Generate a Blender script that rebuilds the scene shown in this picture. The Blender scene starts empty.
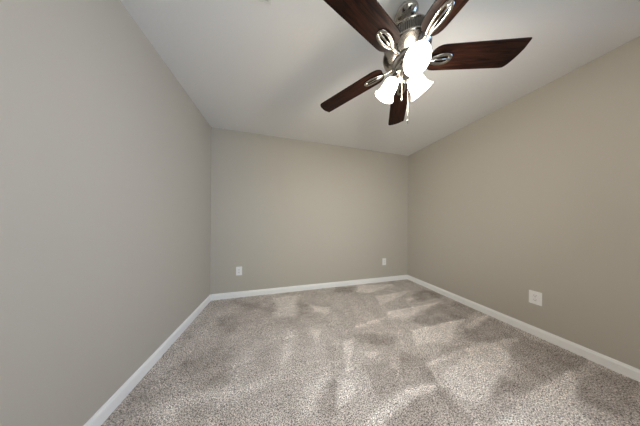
import bpy, bmesh, math, random
from mathutils import Vector, Matrix, noise

S = bpy.context.scene
COL = S.collection
PI = math.pi

# ---------------------------------------------------------------- camera
F_PX, SHIFT_PX, YAW, ROLL, EYE = 152.03, 9.80, 0.25955, 0.00629, 1.1035
cam_data = bpy.data.cameras.new('camera')
cam = bpy.data.objects.new('camera', cam_data)
COL.objects.link(cam)
cam_data.sensor_fit = 'HORIZONTAL'
cam_data.sensor_width = 36.0
cam_data.lens = F_PX / 640.0 * 36.0
cam_data.shift_y = SHIFT_PX / 640.0
cam_data.clip_start = 0.02
fwd = Vector((math.sin(YAW), math.cos(YAW), 0))
rgt = Vector((math.cos(YAW), -math.sin(YAW), 0))
upv = Vector((0, 0, 1))
r3 = rgt * math.cos(ROLL) + upv * math.sin(ROLL)
u3 = upv * math.cos(ROLL) - rgt * math.sin(ROLL)
cam.matrix_world = Matrix(((r3.x, u3.x, -fwd.x, 0), (r3.y, u3.y, -fwd.y, 0),
                           (r3.z, u3.z, -fwd.z, EYE), (0, 0, 0, 1)))
S.camera = cam

# ---------------------------------------------------------------- light and exposure
SKY_STRENGTH = 12.3
BLUE_SKY = (0.31, 0.44, 0.69)
BULB_WATT = 15
SHADE_GLOW = 13.0
world = bpy.data.worlds.new('overcast_sky')
S.world = world
world.use_nodes = True
wn = world.node_tree.nodes
wl = world.node_tree.links
bg = wn['Background']
tc = wn.new('ShaderNodeTexCoord')
sep = wn.new('ShaderNodeSeparateXYZ')
ramp = wn.new('ShaderNodeValToRGB')
ramp.color_ramp.elements[0].position = 0.40
ramp.color_ramp.elements[0].color = (0.46, 0.48, 0.48, 1)
ramp.color_ramp.elements[1].position = 0.56
ramp.color_ramp.elements[1].color = (0.88, 0.95, 1.0, 1)
mp = wn.new('ShaderNodeMapRange')
mp.inputs['From Min'].default_value = -1
mp.inputs['From Max'].default_value = 1
wl.new(tc.outputs['Generated'], sep.inputs[0])
wl.new(sep.outputs['Z'], mp.inputs['Value'])
wl.new(mp.outputs[0], ramp.inputs[0])
# clear blue sky to the right (+X), bright thin cloud elsewhere
mx = wn.new('ShaderNodeMapRange')
mx.interpolation_type = 'SMOOTHSTEP'
mx.inputs['From Min'].default_value = 0.15
mx.inputs['From Max'].default_value = 0.60
wl.new(sep.outputs['X'], mx.inputs['Value'])
cloud = wn.new('ShaderNodeMix')
cloud.data_type = 'RGBA'
cloud.inputs['B'].default_value = (*BLUE_SKY, 1)
wl.new(mx.outputs[0], cloud.inputs['Factor'])
wl.new(ramp.outputs[0], cloud.inputs['A'])
wl.new(cloud.outputs['Result'], bg.inputs['Color'])
bg.inputs['Strength'].default_value = SKY_STRENGTH

# room, metres: X to the right along the back wall, Y towards the back wall
XL, XR, YB, YF, H = -0.940, 2.4557, 2.4669, -0.905, 2.44
WIN_SIDE = (-0.72, 0.30, 0.45, 2.05)     # opening in the right wall: y0, y1, z0, z1
WIN_FRONT = (-0.10, 1.10, 0.80, 2.05)    # opening in the front wall, behind the camera: x0, x1, z0, z1
def portal(loc, rot, w, h):
    d = bpy.data.lights.new('window_portal', 'AREA')
    d.shape = 'RECTANGLE'
    d.size, d.size_y = w, h
    d.cycles.is_portal = True
    o = bpy.data.objects.new('window_portal', d)
    COL.objects.link(o)
    o.location, o.rotation_euler = loc, rot      # the lamp's -Z looks into the room
if WIN_SIDE:
    portal((XR + 0.13, (WIN_SIDE[0] + WIN_SIDE[1]) / 2, (WIN_SIDE[2] + WIN_SIDE[3]) / 2), (0, PI / 2, 0),
           WIN_SIDE[3] - WIN_SIDE[2], WIN_SIDE[1] - WIN_SIDE[0])
if WIN_FRONT:
    portal(((WIN_FRONT[0] + WIN_FRONT[1]) / 2, YF - 0.13, (WIN_FRONT[2] + WIN_FRONT[3]) / 2), (PI / 2, 0, 0),
           WIN_FRONT[1] - WIN_FRONT[0], WIN_FRONT[3] - WIN_FRONT[2])
S.view_settings.view_transform = 'Standard'
S.view_settings.look = 'None'
S.view_settings.gamma = 1.0
S.view_settings.use_curve_mapping = False
S.view_settings.exposure = 0.10

# ---------------------------------------------------------------- mesh helpers
def obj(name, bm, mats, parent=None, smooth=False, bevel=0.0, mw=None):
    me = bpy.data.meshes.new(name)
    bmesh.ops.recalc_face_normals(bm, faces=bm.faces)
    bm.to_mesh(me)
    bm.free()
    for m in (mats if isinstance(mats, (list, tuple)) else [mats]):
        me.materials.append(m)
    if smooth:
        me.polygons.foreach_set('use_smooth', [True] * len(me.polygons))
        me.update()
    o = bpy.data.objects.new(name, me)
    COL.objects.link(o)
    if parent:
        o.parent = parent
    if mw is not None:
        o.matrix_local = mw
    if bevel:
        b = o.modifiers.new('bevel', 'BEVEL')
        b.width = bevel
        b.segments = 2
        b.limit_method = 'ANGLE'
    return o

def tag(o, label=None, cat=None, group=None, kind=None):
    if label: o['label'] = label
    if cat: o['category'] = cat
    if group: o['group'] = group
    if kind: o['kind'] = kind
    return o

def empty(name, loc=(0, 0, 0), mw=None):
    o = bpy.data.objects.new(name, None)
    COL.objects.link(o)
    o.empty_display_size = 0.05
    if mw is not None:
        o.matrix_world = mw
    else:
        o.location = loc
    return o

def box(bm, lo, hi, mat=0):
    v = [bm.verts.new((x, y, z)) for x in (lo[0], hi[0]) for y in (lo[1], hi[1]) for z in (lo[2], hi[2])]
    for f in ((0, 1, 3, 2), (4, 6, 7, 5), (0, 4, 5, 1), (2, 3, 7, 6), (0, 2, 6, 4), (1, 5, 7, 3)):
        bm.faces.new([v[i] for i in f]).material_index = mat

def lathe(bm, prof, n=48, mw=None, mat=0):
    rings = []
    for r, z in prof:
        if r < 1e-6:
            rings.append([bm.verts.new((0, 0, z))])
        else:
            rings.append([bm.verts.new((r * math.cos(2 * PI * i / n), r * math.sin(2 * PI * i / n), z)) for i in range(n)])
    fs = []
    for a, b in zip(rings, rings[1:]):
        for i in range(n):
            j = (i + 1) % n
            if len(a) == 1 and len(b) == 1: continue
            if len(a) == 1: fs.append(bm.faces.new((a[0], b[i], b[j])))
            elif len(b) == 1: fs.append(bm.faces.new((a[i], b[0], a[j])))
            else: fs.append(bm.faces.new((a[i], b[i], b[j], a[j])))
    for f in fs: f.material_index = mat
    if mw is not None:
        bmesh.ops.transform(bm, matrix=mw, verts=[v for r in rings for v in r])

def tube(bm, pts, rad, n=10, closed=False, flat=1.0):
    """sweep a round (or flattened in Z) section along points"""
    pts = [Vector(p) for p in pts]
    N = len(pts)
    rings = []
    for i, p in enumerate(pts):
        a = pts[(i - 1) % N] if (closed or i > 0) else p
        b = pts[(i + 1) % N] if (closed or i < N - 1) else p
        t = (b - a).normalized()
        up = Vector((0, 0, 1)) if abs(t.z) < 0.95 else Vector((1, 0, 0))
        s = t.cross(up).normalized()
        w = s.cross(t).normalized()
        rr = rad[i] if isinstance(rad, (list, tuple)) else rad
        rings.append([bm.verts.new(p + s * rr * math.cos(2 * PI * k / n) + w * rr * flat * math.sin(2 * PI * k / n)) for k in range(n)])
    for i in range(N if closed else N - 1):
        a, b = rings[i], rings[(i + 1) % N]
        for k in range(n):
            bm.faces.new((a[k], a[(k + 1) % n], b[(k + 1) % n], b[k]))
    if not closed:
        bm.faces.new(rings[0][::-1])
        bm.faces.new(rings[-1])

def prism(bm, outline, z0, z1):
    lo = [bm.verts.new((x, y, z0)) for x, y in outline]
    hi = [bm.verts.new((x, y, z1)) for x, y in outline]
    n = len(outline)
    bm.faces.new(lo[::-1])
    bm.faces.new(hi)
    for i in range(n):
        j = (i + 1) % n
        bm.faces.new((lo[i], lo[j], hi[j], hi[i]))

# ---------------------------------------------------------------- materials
def new_mat(name):
    m = bpy.data.materials.new(name)
    m.use_nodes = True
    nt = m.node_tree
    return m, nt.nodes, nt.links, nt.nodes['Principled BSDF']

def plain(name, col, rough=0.5, metal=0.0, spec=0.5):
    m, n, l, b = new_mat(name)
    b.inputs['Base Color'].default_value = (*col, 1)
    b.inputs['Roughness'].default_value = rough
    b.inputs['Metallic'].default_value = metal
    b.inputs['Specular IOR Level'].default_value = spec
    return m

def paint(name, col, rough, scale, strength, dist, spec=0.3):
    """rolled wall paint or knock-down ceiling: fine relief from object coordinates"""
    m, n, l, b = new_mat(name)
    tcn = n.new('ShaderNodeTexCoord')
    no = n.new('ShaderNodeTexNoise')
    no.inputs['Scale'].default_value = scale
    no.inputs['Detail'].default_value = 3
    bp = n.new('ShaderNodeBump')
    bp.inputs['Strength'].default_value = strength
    bp.inputs['Distance'].default_value = dist
    l.new(tcn.outputs['Object'], no.inputs['Vector'])
    l.new(no.outputs['Fac'], bp.inputs['Height'])
    l.new(bp.outputs[0], b.inputs['Normal'])
    b.inputs['Base Color'].default_value = (*col, 1)
    b.inputs['Roughness'].default_value = rough
    b.inputs['Specular IOR Level'].default_value = spec
    return m

WALL = paint('greige_wall_paint', (0.50, 0.462, 0.397), 0.65, 160, 0.10, 0.002)
CEIL = paint('white_ceiling_paint', (0.79, 0.775, 0.755), 0.9, 45, 0.25, 0.004, 0.1)
TRIM = plain('white_trim_paint', (0.93, 0.92, 0.90), 0.35)
PLASTIC = plain('white_outlet_plastic', (0.90, 0.88, 0.86), 0.3)
SLOT = plain('dark_slot', (0.03, 0.03, 0.03), 0.6)
SCREW = plain('screw_metal', (0.6, 0.6, 0.58), 0.35, 1.0)
VENT = plain('vent_white_metal', (0.72, 0.71, 0.68), 0.45)
VINYL = plain('window_vinyl', (0.82, 0.82, 0.80), 0.35)
NICKEL = plain('brushed_nickel', (0.42, 0.39, 0.35), 0.2, 1.0)
DARK_NICKEL = plain('shadow_nickel', (0.05, 0.048, 0.045), 0.5, 0.5)
FIN_NICKEL = plain('fin_nickel', (0.26, 0.24, 0.21), 0.3, 1.0)
BULB, n_, l_, b_ = new_mat('lit_bulb')
b_.inputs['Emission Color'].default_value = (1.0, 0.90, 0.76, 1)
b_.inputs['Emission Strength'].default_value = 25

def shade_glass():
    m, n, l, b = new_mat('lit_frosted_glass')
    b.inputs['Base Color'].default_value = (0.9, 0.88, 0.84, 1)
    b.inputs['Roughness'].default_value = 0.4
    b.inputs['Emission Color'].default_value = (1.0, 0.91, 0.78, 1)
    b.inputs['Emission Strength'].default_value = SHADE_GLOW
    return m
SHADE = shade_glass()

def pane_glass():
    m, n, l, b = new_mat('window_glass')
    out = n['Material Output']
    tr = n.new('ShaderNodeBsdfTransparent')
    tr.inputs['Color'].default_value = (0.94, 0.96, 0.95, 1)
    gl = n.new('ShaderNodeBsdfGlossy')
    gl.inputs['Roughness'].default_value = 0.02
    fr = n.new('ShaderNodeFresnel')
    fr.inputs['IOR'].default_value = 1.45
    mx = n.new('ShaderNodeMixShader')
    l.new(fr.outputs[0], mx.inputs[0])
    l.new(tr.outputs[0], mx.inputs[1])
    l.new(gl.outputs[0], mx.inputs[2])
    l.new(mx.outputs[0], out.inputs['Surface'])
    n.remove(b)
    return m
GLASS = pane_glass()

def walnut():
    m, n, l, b = new_mat('dark_walnut_veneer')
    tcn = n.new('ShaderNodeTexCoord')
    mpn = n.new('ShaderNodeMapping')
    mpn.inputs['Scale'].default_value = (3.0, 34.0, 34.0)
    no = n.new('ShaderNodeTexNoise')
    no.inputs['Scale'].default_value = 2.2
    no.inputs['Detail'].default_value = 6
    no.inputs['Distortion'].default_value = 1.0
    cr = n.new('ShaderNodeValToRGB')
    e = cr.color_ramp.elements
    e[0].position, e[0].color = 0.34, (0.002, 0.0009, 0.0008, 1)
    e[1].position, e[1].color = 0.70, (0.027, 0.0098, 0.0056, 1)
    l.new(tcn.outputs['Object'], mpn.inputs['Vector'])
    l.new(mpn.outputs[0], no.inputs['Vector'])
    l.new(no.outputs['Fac'], cr.inputs[0])
    l.new(cr.outputs[0], b.inputs['Base Color'])
    b.inputs['Roughness'].default_value = 0.40
    b.inputs['Specular IOR Level'].default_value = 0.10
    return m
WOOD = walnut()

def carpet():
    """cut pile: speckled yarn tufts, lighter where the pile was brushed one way (attribute 'nap')"""
    m, n, l, b = new_mat('greige_cut_pile_carpet')
    tcn = n.new('ShaderNodeTexCoord')
    at = n.new('ShaderNodeAttribute')
    at.attribute_name = 'nap'
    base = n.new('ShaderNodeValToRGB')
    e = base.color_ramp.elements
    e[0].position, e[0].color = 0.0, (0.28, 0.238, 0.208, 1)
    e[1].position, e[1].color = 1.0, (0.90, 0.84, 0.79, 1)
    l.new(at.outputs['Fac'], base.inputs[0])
    n1 = n.new('ShaderNodeTexNoise')
    n1.inputs['Scale'].default_value = 165
    n1.inputs['Detail'].default_value = 4
    n1.inputs['Roughness'].default_value = 0.75
    l.new(tcn.outputs['Object'], n1.inputs['Vector'])
    r1 = n.new('ShaderNodeMapRange')
    r1.inputs['From Min'].default_value = 0.40
    r1.inputs['From Max'].default_value = 0.60
    r1.inputs['To Min'].default_value = 0.14
    r1.inputs['To Max'].default_value = 1.92
    l.new(n1.outputs['Fac'], r1.inputs['Value'])
    mul = n.new('ShaderNodeMix')
    mul.data_type = 'RGBA'
    mul.blend_type = 'MULTIPLY'
    mul.inputs['Factor'].default_value = 1.0
    l.new(base.outputs[0], mul.inputs['A'])
    l.new(r1.outputs[0], mul.inputs['B'])
    l.new(mul.outputs['Result'], b.inputs['Base Color'])
    bp = n.new('ShaderNodeBump')
    bp.inputs['Strength'].default_value = 0.6
    bp.inputs['Distance'].default_value = 0.006
    l.new(n1.outputs['Fac'], bp.inputs['Height'])
    l.new(bp.outputs[0], b.inputs['Normal'])
    b.inputs['Roughness'].default_value = 1.0
    b.inputs['Specular IOR Level'].default_value = 0.05
    return m
CARPET = carpet()

# ---------------------------------------------------------------- the shell
T = 0.12
def slab(name, lo, hi, m):
    bm = bmesh.new()
    box(bm, lo, hi)
    return tag(obj(name, bm, m), kind='structure')

slab('wall_left', (XL - T, YF - T, 0), (XL, YB + T, H), WALL)
slab('wall_back', (XL, YB, 0), (XR, YB + T, H), WALL)
slab('ceiling', (XL - T, YF - T, H), (XR + T, YB + T, H + 0.10), CEIL)

def holed(name, box_of, u0, u1, hole):
    """a wall slab from u0 to u1 with one window opening"""
    bm = bmesh.new()
    if hole:
        a, b, c, d = hole
        parts = ((u0, a, 0, H), (b, u1, 0, H), (a, b, 0, c), (a, b, d, H))
    else:
        parts = ((u0, u1, 0, H),)
    for p in parts:
        box(bm, *box_of(*p))
    bmesh.ops.remove_doubles(bm, verts=bm.verts, dist=1e-5)
    tag(obj(name, bm, WALL), kind='structure')
holed('wall_right', lambda a, b, c, d: ((XR, a, c), (XR + T, b, d)), YF - T, YB + T, WIN_SIDE)
holed('wall_front', lambda a, b, c, d: ((a, YF - T, c), (b, YF, d)), XL, XR, WIN_FRONT)

# windows: frame, two sashes with one pane each, sill (local X points out of the room)
def window(name, mw, width, height):
    win = tag(empty(name, mw=mw), kind='structure')
    wy, wz = width / 2, height
    def ring(ya, yb, za, zb, xa, xb, w):
        b = bmesh.new()
        box(b, (xa, ya, za), (xb, ya + w, zb)); box(b, (xa, yb - w, za), (xb, yb, zb))
        box(b, (xa, ya + w, za), (xb, yb - w, za + w)); box(b, (xa, ya + w, zb - w), (xb, yb - w, zb))
        return b
    obj('window_frame', ring(-wy, wy, 0, wz, -0.03, 0.05, 0.04), VINYL, win, bevel=0.003)
    for za, zb, x in ((0.04, wz / 2 + 0.02, -0.015), (wz / 2 - 0.02, wz - 0.04, 0.02)):
        sash = obj('sash', ring(-wy + 0.04, wy - 0.04, za, zb, x, x + 0.03, 0.035), VINYL, win, bevel=0.002)
        b = bmesh.new()
        box(b, (x + 0.013, -wy + 0.07, za + 0.03), (x + 0.017, wy - 0.07, zb - 0.03))
        obj('pane', b, GLASS, sash)
    b = bmesh.new()
    box(b, (-0.10, -wy - 0.04, -0.022), (-0.03, wy + 0.04, 0.0))
    obj('window_sill', b, TRIM, win, bevel=0.004)
if WIN_SIDE:
    window('window_1', Matrix.Translation((XR + 0.06, (WIN_SIDE[0] + WIN_SIDE[1]) / 2, WIN_SIDE[2])),
           WIN_SIDE[1] - WIN_SIDE[0], WIN_SIDE[3] - WIN_SIDE[2])
if WIN_FRONT:
    window('window_2', Matrix.Translation(((WIN_FRONT[0] + WIN_FRONT[1]) / 2, YF - 0.06, WIN_FRONT[2])) @ Matrix.Rotation(-PI / 2, 4, 'Z'),
           WIN_FRONT[1] - WIN_FRONT[0], WIN_FRONT[3] - WIN_FRONT[2])

# baseboards: a moulded profile, extruded along each wall
def baseboard(name, a, b_pt, inward):
    a, b_pt, inward = Vector(a), Vector(b_pt), Vector(inward)
    prof = [(0, 0.0), (0.0135, 0.0), (0.0135, 0.062), (0.012, 0.068), (0.009, 0.072), (0.0085, 0.078), (0.006, 0.083), (0.0, 0.085)]
    bm = bmesh.new()
    A = [bm.verts.new(a + inward * d + Vector((0, 0, z))) for d, z in prof]
    B = [bm.verts.new(b_pt + inward * d + Vector((0, 0, z))) for d, z in prof]
    n = len(prof)
    for i in range(n):
        j = (i + 1) % n
        bm.faces.new((A[i], A[j], B[j], B[i]))
    bm.faces.new(A); bm.faces.new(B[::-1])
    return tag(obj(name, bm, TRIM), kind='structure')
baseboard('baseboard_left', (XL, YF, 0), (XL, YB, 0), (1, 0, 0))
baseboard('baseboard_back', (XL + 0.0135, YB, 0), (XR - 0.0135, YB, 0), (0, -1, 0))
baseboard('baseboard_right', (XR, YF, 0), (XR, YB, 0), (-1, 0, 0))
baseboard('baseboard_front', (XL + 0.0135, YF, 0), (XR - 0.0135, YF, 0), (0, 1, 0))

# ---------------------------------------------------------------- carpeted floor
# strokes left by the vacuum cleaner, as outlines on the floor (metres)
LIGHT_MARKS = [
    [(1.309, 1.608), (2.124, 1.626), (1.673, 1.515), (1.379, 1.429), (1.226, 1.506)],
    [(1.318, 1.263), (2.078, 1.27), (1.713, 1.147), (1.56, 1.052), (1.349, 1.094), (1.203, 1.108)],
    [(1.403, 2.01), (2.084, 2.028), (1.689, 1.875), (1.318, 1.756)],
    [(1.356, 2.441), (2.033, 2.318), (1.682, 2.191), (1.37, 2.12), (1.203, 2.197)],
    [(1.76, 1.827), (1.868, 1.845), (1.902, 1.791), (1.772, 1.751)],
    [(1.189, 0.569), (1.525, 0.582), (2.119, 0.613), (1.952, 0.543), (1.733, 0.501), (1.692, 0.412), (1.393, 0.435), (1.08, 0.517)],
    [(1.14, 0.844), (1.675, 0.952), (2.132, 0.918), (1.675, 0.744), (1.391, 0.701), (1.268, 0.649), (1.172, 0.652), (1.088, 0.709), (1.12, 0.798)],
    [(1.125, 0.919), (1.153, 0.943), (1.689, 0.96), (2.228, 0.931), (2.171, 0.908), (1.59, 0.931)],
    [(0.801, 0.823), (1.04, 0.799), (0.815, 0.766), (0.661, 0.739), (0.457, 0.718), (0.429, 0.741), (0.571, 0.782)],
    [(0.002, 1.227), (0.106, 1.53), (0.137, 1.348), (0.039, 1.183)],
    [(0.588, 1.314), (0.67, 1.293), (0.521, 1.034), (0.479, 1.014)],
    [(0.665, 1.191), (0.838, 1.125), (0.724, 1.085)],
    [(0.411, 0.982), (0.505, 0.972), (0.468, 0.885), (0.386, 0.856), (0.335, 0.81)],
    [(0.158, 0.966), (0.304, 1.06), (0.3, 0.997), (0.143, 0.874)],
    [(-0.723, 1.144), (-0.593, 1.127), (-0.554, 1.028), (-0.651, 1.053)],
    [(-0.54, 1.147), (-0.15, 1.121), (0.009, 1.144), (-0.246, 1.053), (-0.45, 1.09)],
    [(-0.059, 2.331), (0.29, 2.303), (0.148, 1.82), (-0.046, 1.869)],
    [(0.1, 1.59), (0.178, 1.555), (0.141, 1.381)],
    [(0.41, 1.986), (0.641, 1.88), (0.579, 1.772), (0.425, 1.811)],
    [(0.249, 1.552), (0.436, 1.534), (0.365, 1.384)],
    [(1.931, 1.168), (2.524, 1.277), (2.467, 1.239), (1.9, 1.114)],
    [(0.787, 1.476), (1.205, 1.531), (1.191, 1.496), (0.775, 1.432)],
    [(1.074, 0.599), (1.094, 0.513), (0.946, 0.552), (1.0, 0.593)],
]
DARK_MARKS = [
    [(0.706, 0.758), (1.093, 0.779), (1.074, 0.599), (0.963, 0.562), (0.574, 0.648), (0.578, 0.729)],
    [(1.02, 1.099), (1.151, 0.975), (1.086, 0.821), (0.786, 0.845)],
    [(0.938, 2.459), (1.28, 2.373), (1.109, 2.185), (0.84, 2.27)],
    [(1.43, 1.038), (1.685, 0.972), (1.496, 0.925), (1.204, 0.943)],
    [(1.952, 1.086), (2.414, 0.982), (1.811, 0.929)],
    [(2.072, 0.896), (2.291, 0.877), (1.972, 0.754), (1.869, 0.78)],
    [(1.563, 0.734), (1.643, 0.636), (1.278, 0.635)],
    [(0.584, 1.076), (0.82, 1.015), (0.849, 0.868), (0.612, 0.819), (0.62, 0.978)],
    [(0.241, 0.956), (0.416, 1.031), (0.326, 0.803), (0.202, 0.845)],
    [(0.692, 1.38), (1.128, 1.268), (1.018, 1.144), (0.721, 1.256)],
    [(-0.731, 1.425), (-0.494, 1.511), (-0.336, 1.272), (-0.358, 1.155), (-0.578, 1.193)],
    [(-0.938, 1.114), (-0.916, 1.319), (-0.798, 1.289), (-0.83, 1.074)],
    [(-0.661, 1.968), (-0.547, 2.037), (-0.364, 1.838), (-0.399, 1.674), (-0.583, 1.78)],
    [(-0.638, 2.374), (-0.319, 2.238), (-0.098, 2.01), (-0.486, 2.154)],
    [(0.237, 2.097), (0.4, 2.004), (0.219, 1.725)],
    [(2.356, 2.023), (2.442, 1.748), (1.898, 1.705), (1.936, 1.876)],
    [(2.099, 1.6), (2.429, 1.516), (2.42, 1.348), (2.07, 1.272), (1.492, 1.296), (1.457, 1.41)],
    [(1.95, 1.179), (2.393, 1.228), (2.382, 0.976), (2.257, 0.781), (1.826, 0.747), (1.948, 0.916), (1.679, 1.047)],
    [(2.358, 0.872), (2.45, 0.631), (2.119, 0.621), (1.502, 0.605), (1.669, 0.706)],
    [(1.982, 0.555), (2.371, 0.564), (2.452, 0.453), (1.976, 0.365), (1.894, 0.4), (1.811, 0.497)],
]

def sdf(P, x, y):
    """signed distance to a polygon, positive inside"""
    d = 1e9
    inside = False
    n = len(P)
    for i in range(n):
        ax, ay = P[i]
        bx, by = P[(i + 1) % n]
        ex, ey = bx - ax, by - ay
        t = ((x - ax) * ex + (y - ay) * ey) / (ex * ex + ey * ey + 1e-12)
        t = max(0.0, min(1.0, t))
        d = min(d, math.hypot(x - ax - t * ex, y - ay - t * ey))
        if (ay > y) != (by > y) and x < ex * (y - ay) / (ey + 1e-12) + ax:
            inside = not inside
    return d if inside else -d

# thin bright ridges where two strokes of the vacuum cleaner meet
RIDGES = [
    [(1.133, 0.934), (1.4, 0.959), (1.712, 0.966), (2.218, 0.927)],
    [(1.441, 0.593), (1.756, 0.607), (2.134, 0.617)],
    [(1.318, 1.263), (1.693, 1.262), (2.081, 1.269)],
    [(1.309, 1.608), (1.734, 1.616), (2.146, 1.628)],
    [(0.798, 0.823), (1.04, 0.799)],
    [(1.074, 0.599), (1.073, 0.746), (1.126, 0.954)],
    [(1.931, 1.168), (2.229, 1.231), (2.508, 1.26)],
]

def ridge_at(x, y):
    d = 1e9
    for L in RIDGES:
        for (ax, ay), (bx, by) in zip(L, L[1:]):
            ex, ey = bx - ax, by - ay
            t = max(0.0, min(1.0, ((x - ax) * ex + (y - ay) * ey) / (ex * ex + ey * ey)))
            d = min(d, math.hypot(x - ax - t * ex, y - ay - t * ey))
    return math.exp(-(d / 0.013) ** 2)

def fbm(x, y, s, o):
    return noise.noise((x * s + o, y * s - o, o * 1.7)) + 0.5 * noise.noise((x * s * 2.1 - o, y * s * 2.1, o))

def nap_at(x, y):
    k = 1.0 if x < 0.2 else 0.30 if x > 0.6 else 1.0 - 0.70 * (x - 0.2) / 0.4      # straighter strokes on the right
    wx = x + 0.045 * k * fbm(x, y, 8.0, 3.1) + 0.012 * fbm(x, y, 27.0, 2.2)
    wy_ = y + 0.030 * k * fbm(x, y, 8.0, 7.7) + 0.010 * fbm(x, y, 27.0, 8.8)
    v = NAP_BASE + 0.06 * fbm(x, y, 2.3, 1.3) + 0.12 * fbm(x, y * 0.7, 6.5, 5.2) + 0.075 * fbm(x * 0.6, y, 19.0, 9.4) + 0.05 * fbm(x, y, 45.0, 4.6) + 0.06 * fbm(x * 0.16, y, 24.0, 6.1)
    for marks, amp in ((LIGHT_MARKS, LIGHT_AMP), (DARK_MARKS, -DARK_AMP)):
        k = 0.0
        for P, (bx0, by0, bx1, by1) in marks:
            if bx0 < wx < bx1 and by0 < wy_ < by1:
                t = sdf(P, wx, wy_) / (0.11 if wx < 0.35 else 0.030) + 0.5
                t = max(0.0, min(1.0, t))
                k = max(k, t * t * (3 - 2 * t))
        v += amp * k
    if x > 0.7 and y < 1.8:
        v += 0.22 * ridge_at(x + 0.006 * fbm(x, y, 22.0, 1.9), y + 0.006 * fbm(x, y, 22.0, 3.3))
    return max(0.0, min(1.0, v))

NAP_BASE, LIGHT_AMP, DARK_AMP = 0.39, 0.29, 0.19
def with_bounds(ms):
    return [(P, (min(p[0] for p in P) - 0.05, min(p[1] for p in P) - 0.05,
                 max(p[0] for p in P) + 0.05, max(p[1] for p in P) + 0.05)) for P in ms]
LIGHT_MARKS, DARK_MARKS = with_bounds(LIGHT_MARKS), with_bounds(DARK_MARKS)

NX, NY = 230, 228
verts, naps = [], []
rnd = random.Random(4)
for j in range(NY + 1):
    for i in range(NX + 1):
        x = XL + (XR - XL) * i / NX
        y = YF + (YB - YF) * j / NY
        verts.append((x, y, rnd.uniform(-0.002, 0.003) + 0.002 * noise.noise((x * 5, y * 5, 0))))
        naps.append(nap_at(x, y))
faces = [(j * (NX + 1) + i, j * (NX + 1) + i + 1, (j + 1) * (NX + 1) + i + 1, (j + 1) * (NX + 1) + i)
         for j in range(NY) for i in range(NX)]
# underside, so that the floor is a slab
k0 = len(verts)
verts += [(XL, YF, -0.05), (XR, YF, -0.05), (XR, YB, -0.05), (XL, YB, -0.05)]
naps += [0.5] * 4
faces.append((k0 + 3, k0 + 2, k0 + 1, k0))
me = bpy.data.meshes.new('floor')
me.from_pydata(verts, [], faces)
me.attributes.new('nap', 'FLOAT', 'POINT').data.foreach_set('value', naps)
me.polygons.foreach_set('use_smooth', [True] * len(me.polygons))
me.materials.append(CARPET)
floor = bpy.data.objects.new('floor', me)
COL.objects.link(floor)
tag(floor, kind='structure')

# ---------------------------------------------------------------- electrical outlets
def rrect(w, h, r, n=5, cx=0, cy=0):
    out = []
    for sx, sy, a0 in ((1, -1, -PI / 2), (1, 1, 0), (-1, 1, PI / 2), (-1, -1, PI)):
        for k in range(n + 1):
            a = a0 + PI / 2 * k / n
            out.append((cx + sx * (w / 2 - r) + r * math.cos(a), cy + sy * (h / 2 - r) + r * math.sin(a)))
    return out

def outlet(pos, facing, label):
    """local X along the wall, local Y up, local Z out of the wall"""
    z = Vector(facing)
    y = Vector((0, 0, 1))
    x = y.cross(z)
    mw = Matrix(((x.x, y.x, z.x, pos[0]), (x.y, y.y, z.y, pos[1]), (x.z, y.z, z.z, pos[2]), (0, 0, 0, 1)))
    o = tag(empty('electrical_outlet', mw=mw), label, 'outlet', 'electrical outlets on the walls')
    b = bmesh.new()
    prism(b, rrect(0.080, 0.128, 0.005), 0.0, 0.006)
    obj('cover_plate', b, PLASTIC, o, bevel=0.002)
    for s in (-1, 1):
        b = bmesh.new()
        prism(b, rrect(0.034, 0.030, 0.010, cy=s * 0.0205), 0.006, 0.0085)
        rc = obj('receptacle', b, PLASTIC, o, bevel=0.0006)
        b = bmesh.new()
        box(b, (-0.0080, s * 0.0205 - 0.001, 0.0085), (-0.0055, s * 0.0205 + 0.008, 0.0089))
        box(b, (0.0055, s * 0.0205 - 0.001, 0.0085), (0.0080, s * 0.0205 + 0.007, 0.0089))
        prism(b, [(0.0028 * math.cos(2 * PI * k / 12), s * 0.0205 - 0.0075 + 0.0028 * math.sin(2 * PI * k / 12)) for k in range(12)], 0.0085, 0.0089)
        obj('slots', b, SLOT, rc)
    b = bmesh.new()
    lathe(b, [(0, 0.0075), (0.002, 0.0073), (0.0032, 0.006)], 14)
    obj('screw', b, SCREW, o, smooth=True)
    return o
outlet((-0.572, YB, 0.388), (0, -1, 0), 'white duplex outlet on the back wall near the left corner')
outlet((1.914, YB, 0.376), (0, -1, 0), 'white duplex outlet on the back wall near the right corner')
outlet((XR, 0.907, 0.374), (-1, 0, 0), 'white duplex outlet on the tan right wall, nearest and largest of the three')

# ---------------------------------------------------------------- ceiling air register
VX0, VX1, VY0, VY1 = -0.37, -0.062, 0.775, 0.979
vent = tag(empty('ceiling_vent', ((VX0 + VX1) / 2, (VY0 + VY1) / 2, H)),
           'white louvred air register set in the ceiling', 'vent')
hx, hy = (VX1 - VX0) / 2, (VY1 - VY0) / 2
b = bmesh.new()
for lo, hi in (((-hx, -hy, -0.008), (-hx + 0.011, hy, 0)), ((hx - 0.011, -hy, -0.008), (hx, hy, 0)),
               ((-hx + 0.011, -hy, -0.008), (hx - 0.011, -hy + 0.011, 0)), ((-hx + 0.011, hy - 0.011, -0.008), (hx - 0.011, hy, 0))):
    box(b, lo, hi)
obj('vent_frame', b, VENT, vent, bevel=0.002)
b = bmesh.new()
box(b, (-hx + 0.011, -hy + 0.011, -0.0015), (hx - 0.011, hy - 0.011, -0.0005))
obj('vent_shade_sheet', b, SLOT, vent)  # near-black sheet standing in for the shaded interior behind the louvres
nl = 10
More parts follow.
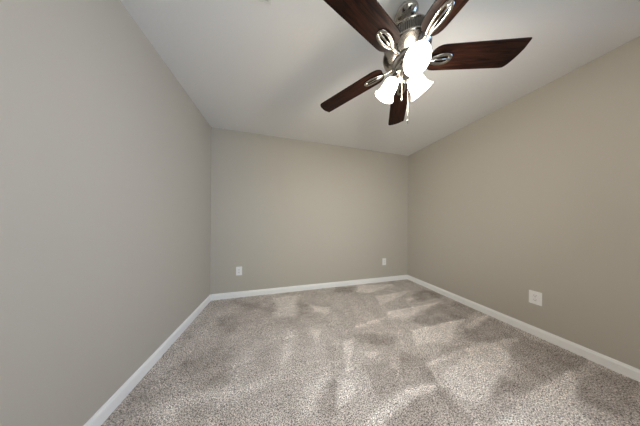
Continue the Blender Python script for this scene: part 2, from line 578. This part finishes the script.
for k in range(nl):
    b = bmesh.new()
    c = -hy + 0.011 + (k + 0.5) * (2 * hy - 0.022) / nl
    w = 0.0075
    vs = [b.verts.new(v) for v in ((-hx + 0.010, c - w, -0.0085), (hx - 0.010, c - w, -0.0085), (hx - 0.010, c + w, -0.0025), (-hx + 0.010, c + w, -0.0025),
                                   (-hx + 0.010, c - w, -0.0075), (hx - 0.010, c - w, -0.0075), (hx - 0.010, c + w, -0.0015), (-hx + 0.010, c + w, -0.0015))]
    for f in ((0, 1, 2, 3), (7, 6, 5, 4), (0, 4, 5, 1), (1, 5, 6, 2), (2, 6, 7, 3), (3, 7, 4, 0)):
        b.faces.new([vs[i] for i in f])
    obj('louvre', b, VENT, vent)

# ---------------------------------------------------------------- ceiling fan
FX, FY = 0.755, 0.781
ZB = 2.1195 - H                          # blade plane, measured down from the ceiling
fan = tag(empty('ceiling_fan', (FX, FY, H)),
          'brushed nickel ceiling fan with five dark walnut blades and three lit bell shades', 'ceiling fan')
b = bmesh.new()
lathe(b, [(0.0, 0.0), (0.046, 0.0), (0.050, -0.006), (0.060, -0.020), (0.066, -0.034), (0.066, -0.040), (0.058, -0.054), (0.040, -0.066), (0.020, -0.072), (0.0, -0.072)])
obj('canopy', b, NICKEL, fan, smooth=True)
b = bmesh.new()
lathe(b, [(0.0, -0.07), (0.013, -0.07), (0.013, -0.20), (0.0, -0.20)], 24)
obj('downrod', b, NICKEL, fan, smooth=True)
b = bmesh.new()
lathe(b, [(0.0, -0.150), (0.024, -0.150), (0.030, -0.162), (0.034, -0.174), (0.060, -0.184), (0.100, -0.191), (0.121, -0.198), (0.127, -0.203), (0.127, -0.208),
          (0.117, -0.210), (0.115, -0.214), (0.115, -0.266), (0.117, -0.270), (0.130, -0.272), (0.133, -0.277), (0.131, -0.283),
          (0.124, -0.287), (0.112, -0.298), (0.094, -0.310), (0.078, -0.318), (0.070, -0.322), (0.0, -0.322)], 64)
housing = obj('motor_housing', b, NICKEL, fan, smooth=True)
b = bmesh.new()
lathe(b, [(0.1155, -0.2105), (0.1165, -0.212), (0.1165, -0.269), (0.1155, -0.270)], 64)
obj('vent_recess', b, DARK_NICKEL, housing, smooth=True)
b = bmesh.new()
NF = 84
for k in range(NF):
    a = 2 * PI * k / NF
    n0 = len(b.verts)
    vs0 = list(b.verts)
    box(b, (0.1155, -0.0016, -0.2705), (0.1245, 0.0016, -0.2085))
    b.verts.ensure_lookup_table()
    bmesh.ops.rotate(b, cent=(0, 0, 0), matrix=Matrix.Rotation(a, 3, 'Z'), verts=b.verts[n0:])
obj('vent_fins', b, FIN_NICKEL, housing)
b = bmesh.new()
lathe(b, [(0.0, -0.320), (0.076, -0.320), (0.078, -0.324), (0.078, -0.332), (0.072, -0.336), (0.0, -0.336)], 48)
obj('flywheel', b, DARK_NICKEL, fan, smooth=True)
b = bmesh.new()
lathe(b, [(0.0, -0.334), (0.056, -0.334), (0.060, -0.340), (0.060, -0.382), (0.056, -0.392), (0.044, -0.400), (0.040, -0.404), (0.040, -0.428), (0.034, -0.440), (0.018, -0.448), (0.010, -0.452), (0.008, -0.460), (0.0, -0.462)], 40)
obj('switch_housing', b, NICKEL, fan, smooth=True)

# blades and blade irons
A0, PITCH = -0.3214, 0.1371
def blade_outline():
    hr, ht, rp, rm = 0.0655, 0.0715, 0.640, 0.628
    up = [(0.138, 0.030), (0.146, 0.044), (0.160, 0.056), (0.178, 0.063), (0.20, hr)]
    up += [(0.20 + (rp - 0.028 - 0.20) * k / 8, hr + (ht - hr) * k / 8) for k in range(1, 9)]
    up += [(rp - 0.010, ht - 0.002), (rp - 0.002, ht - 0.008), (rp + 0.006, 0.050), (rp + 0.012, 0.026), (rp + 0.015, 0.0),
           (rp + 0.015, -0.025), (rm + 0.021, -0.048), (rm + 0.016, -ht + 0.006), (rm + 0.013, -ht)]
    lo = [(0.20 + (rm - 0.01 - 0.20) * k / 8, -hr - (ht - hr) * k / 8) for k in range(8, 0, -1)]
    lo += [(0.20, -hr), (0.178, -0.063), (0.160, -0.056), (0.146, -0.044), (0.138, -0.030)]
    return up[::1] + lo

def blade_mesh():
    b = bmesh.new()
    prism(b, blade_outline()[::-1], 0.0, 0.007)
    return b

def loop(a, bq, cx, z, n=40, tip=0.25):
    """egg-shaped closed loop, pointed towards the hub"""
    out = []
    for k in range(n):
        t = 2 * PI * k / n
        w = bq * math.sin(t) * (1 + tip * math.cos(t))
        out.append((cx + a * math.cos(t), w, z + 0.004 * math.cos(t)))
    return out

def iron_mesh():
    b = bmesh.new()
    zz = -0.007
    tube(b, [(0.062, 0, -0.008), (0.085, 0, -0.009), (0.105, 0, -0.012), (0.125, 0, zz - 0.003), (0.145, 0, zz - 0.004)],
         [0.011, 0.0095, 0.0085, 0.008, 0.008], 12, flat=0.7)
    tube(b, loop(0.060, 0.0225, 0.203, zz), 0.0088, 12, closed=True, flat=0.5)
    tube(b, [(0.142, 0, zz - 0.003), (0.19, 0, zz), (0.264, 0, zz + 0.003)], [0.008, 0.0055, 0.005], 10, flat=0.8)
    # heel that lifts to the blade at the outer end, and two screw bosses
    prism(b, [(0.254 + 0.011 * math.cos(2 * PI * k / 24), 0.012 * math.sin(2 * PI * k / 24)) for k in range(24)], zz, -0.0003)
    for s in (-1, 1):
        prism(b, [(0.20 + 0.006 * math.cos(2 * PI * k / 12), s * 0.0225 + 0.006 * math.sin(2 * PI * k / 12)) for k in range(12)], zz, -0.0003)
    return b

for k in range(5):
    mw = Matrix.Translation((0, 0, ZB)) @ Matrix.Rotation(A0 + k * 2 * PI / 5, 4, 'Z') @ Matrix.Rotation(-PITCH, 4, 'X')
    if k == 0:
        blade0 = obj('fan_blade', blade_mesh(), WOOD, fan, mw=mw)
        iron0 = obj('blade_iron', iron_mesh(), NICKEL, fan, smooth=True, mw=mw)
    else:
        for src in (blade0, iron0):
            c = src.copy()
            COL.objects.link(c)
            c.parent = fan
            c.matrix_local = mw

# three lamps: arm and socket, bell shade, bulb
LAMPS = [(0.1211, 0.1454, 1.9708 - H, 0.8907),     # direction, rim centre radius and height, tilt outwards
         (2.1996, 0.1297, 1.9563 - H, 0.6181),
         (4.3099, 0.1454, 1.9708 - H, 0.8907)]
def lamp_frame(k):
    """origin at the rim centre, +Z back along the bell towards the socket"""
    a, RR, RZ, TILT = LAMPS[k]
    er = Vector((math.cos(a), math.sin(a), 0))
    ez = Vector((0, 0, 1))
    et = Vector((-math.sin(a), math.cos(a), 0))
    ax = er * math.sin(TILT) - ez * math.cos(TILT)
    z = -ax
    x = et
    y = z.cross(x)
    c = er * RR + ez * RZ
    return Matrix(((x.x, y.x, z.x, c.x), (x.y, y.y, z.y, c.y), (x.z, y.z, z.z, c.z), (0, 0, 0, 1)))
BELL = [(0.067, 0.0), (0.0625, 0.005), (0.0555, 0.016), (0.0500, 0.030), (0.0475, 0.045), (0.0465, 0.060), (0.0455, 0.074), (0.0420, 0.088), (0.0340, 0.099), (0.0270, 0.104)]
for k in range(3):
    mw = lamp_frame(k)
    b = bmesh.new()
    lathe(b, [(0.0, 0.098), (0.022, 0.098), (0.029, 0.102), (0.029, 0.110), (0.022, 0.116), (0.019, 0.134), (0.015, 0.142), (0.011, 0.160), (0.0, 0.160)], 28)
    obj('lamp_socket', b, NICKEL, fan, smooth=True, mw=mw)
    b = bmesh.new()
    lathe(b, BELL + [(r - 0.003, z) for r, z in BELL[::-1]] + [BELL[0]], 48)
    bmesh.ops.remove_doubles(b, verts=b.verts, dist=1e-6)
    sh = obj('lamp_shade', b, SHADE, fan, smooth=True, mw=mw)
    tag(sh, 'frosted white glass bell shade, lit')
    b = bmesh.new()
    lathe(b, [(0.0, 0.022), (0.012, 0.025), (0.021, 0.034), (0.024, 0.046), (0.021, 0.060), (0.014, 0.076), (0.012, 0.098), (0.0, 0.098)], 24)
    obj('bulb', b, BULB, sh, smooth=True)
    ld = bpy.data.lights.new('lamp_light', 'POINT')
    ld.energy = BULB_WATT
    ld.color = (1.0, 0.92, 0.81)
    ld.shadow_soft_size = 0.05
    lo = bpy.data.objects.new('lamp_light', ld)
    COL.objects.link(lo)
    lo.parent = sh
    lo.location = (0, 0, 0.004)

# pull chains
def chain(px, py, z_top, z_end, knob):
    b = bmesh.new()
    tube(b, [(px, py, z_top), (px, py, z_end)], 0.0013, 6)
    ch = obj('pull_chain', b, NICKEL, fan)
    b = bmesh.new()
    lathe(b, [(0, z_end + 0.002), (0.003, z_end), (knob, z_end - 0.010), (knob, z_end - 0.022), (0.002, z_end - 0.028), (0, z_end - 0.029)], 14, Matrix.Translation((px, py, 0)))
    obj('chain_knob', b, NICKEL, ch, smooth=True)
chain(-0.040, -0.012, -0.398, -0.565, 0.003)
chain(0.046, 0.030, -0.395, -0.660, 0.0028)
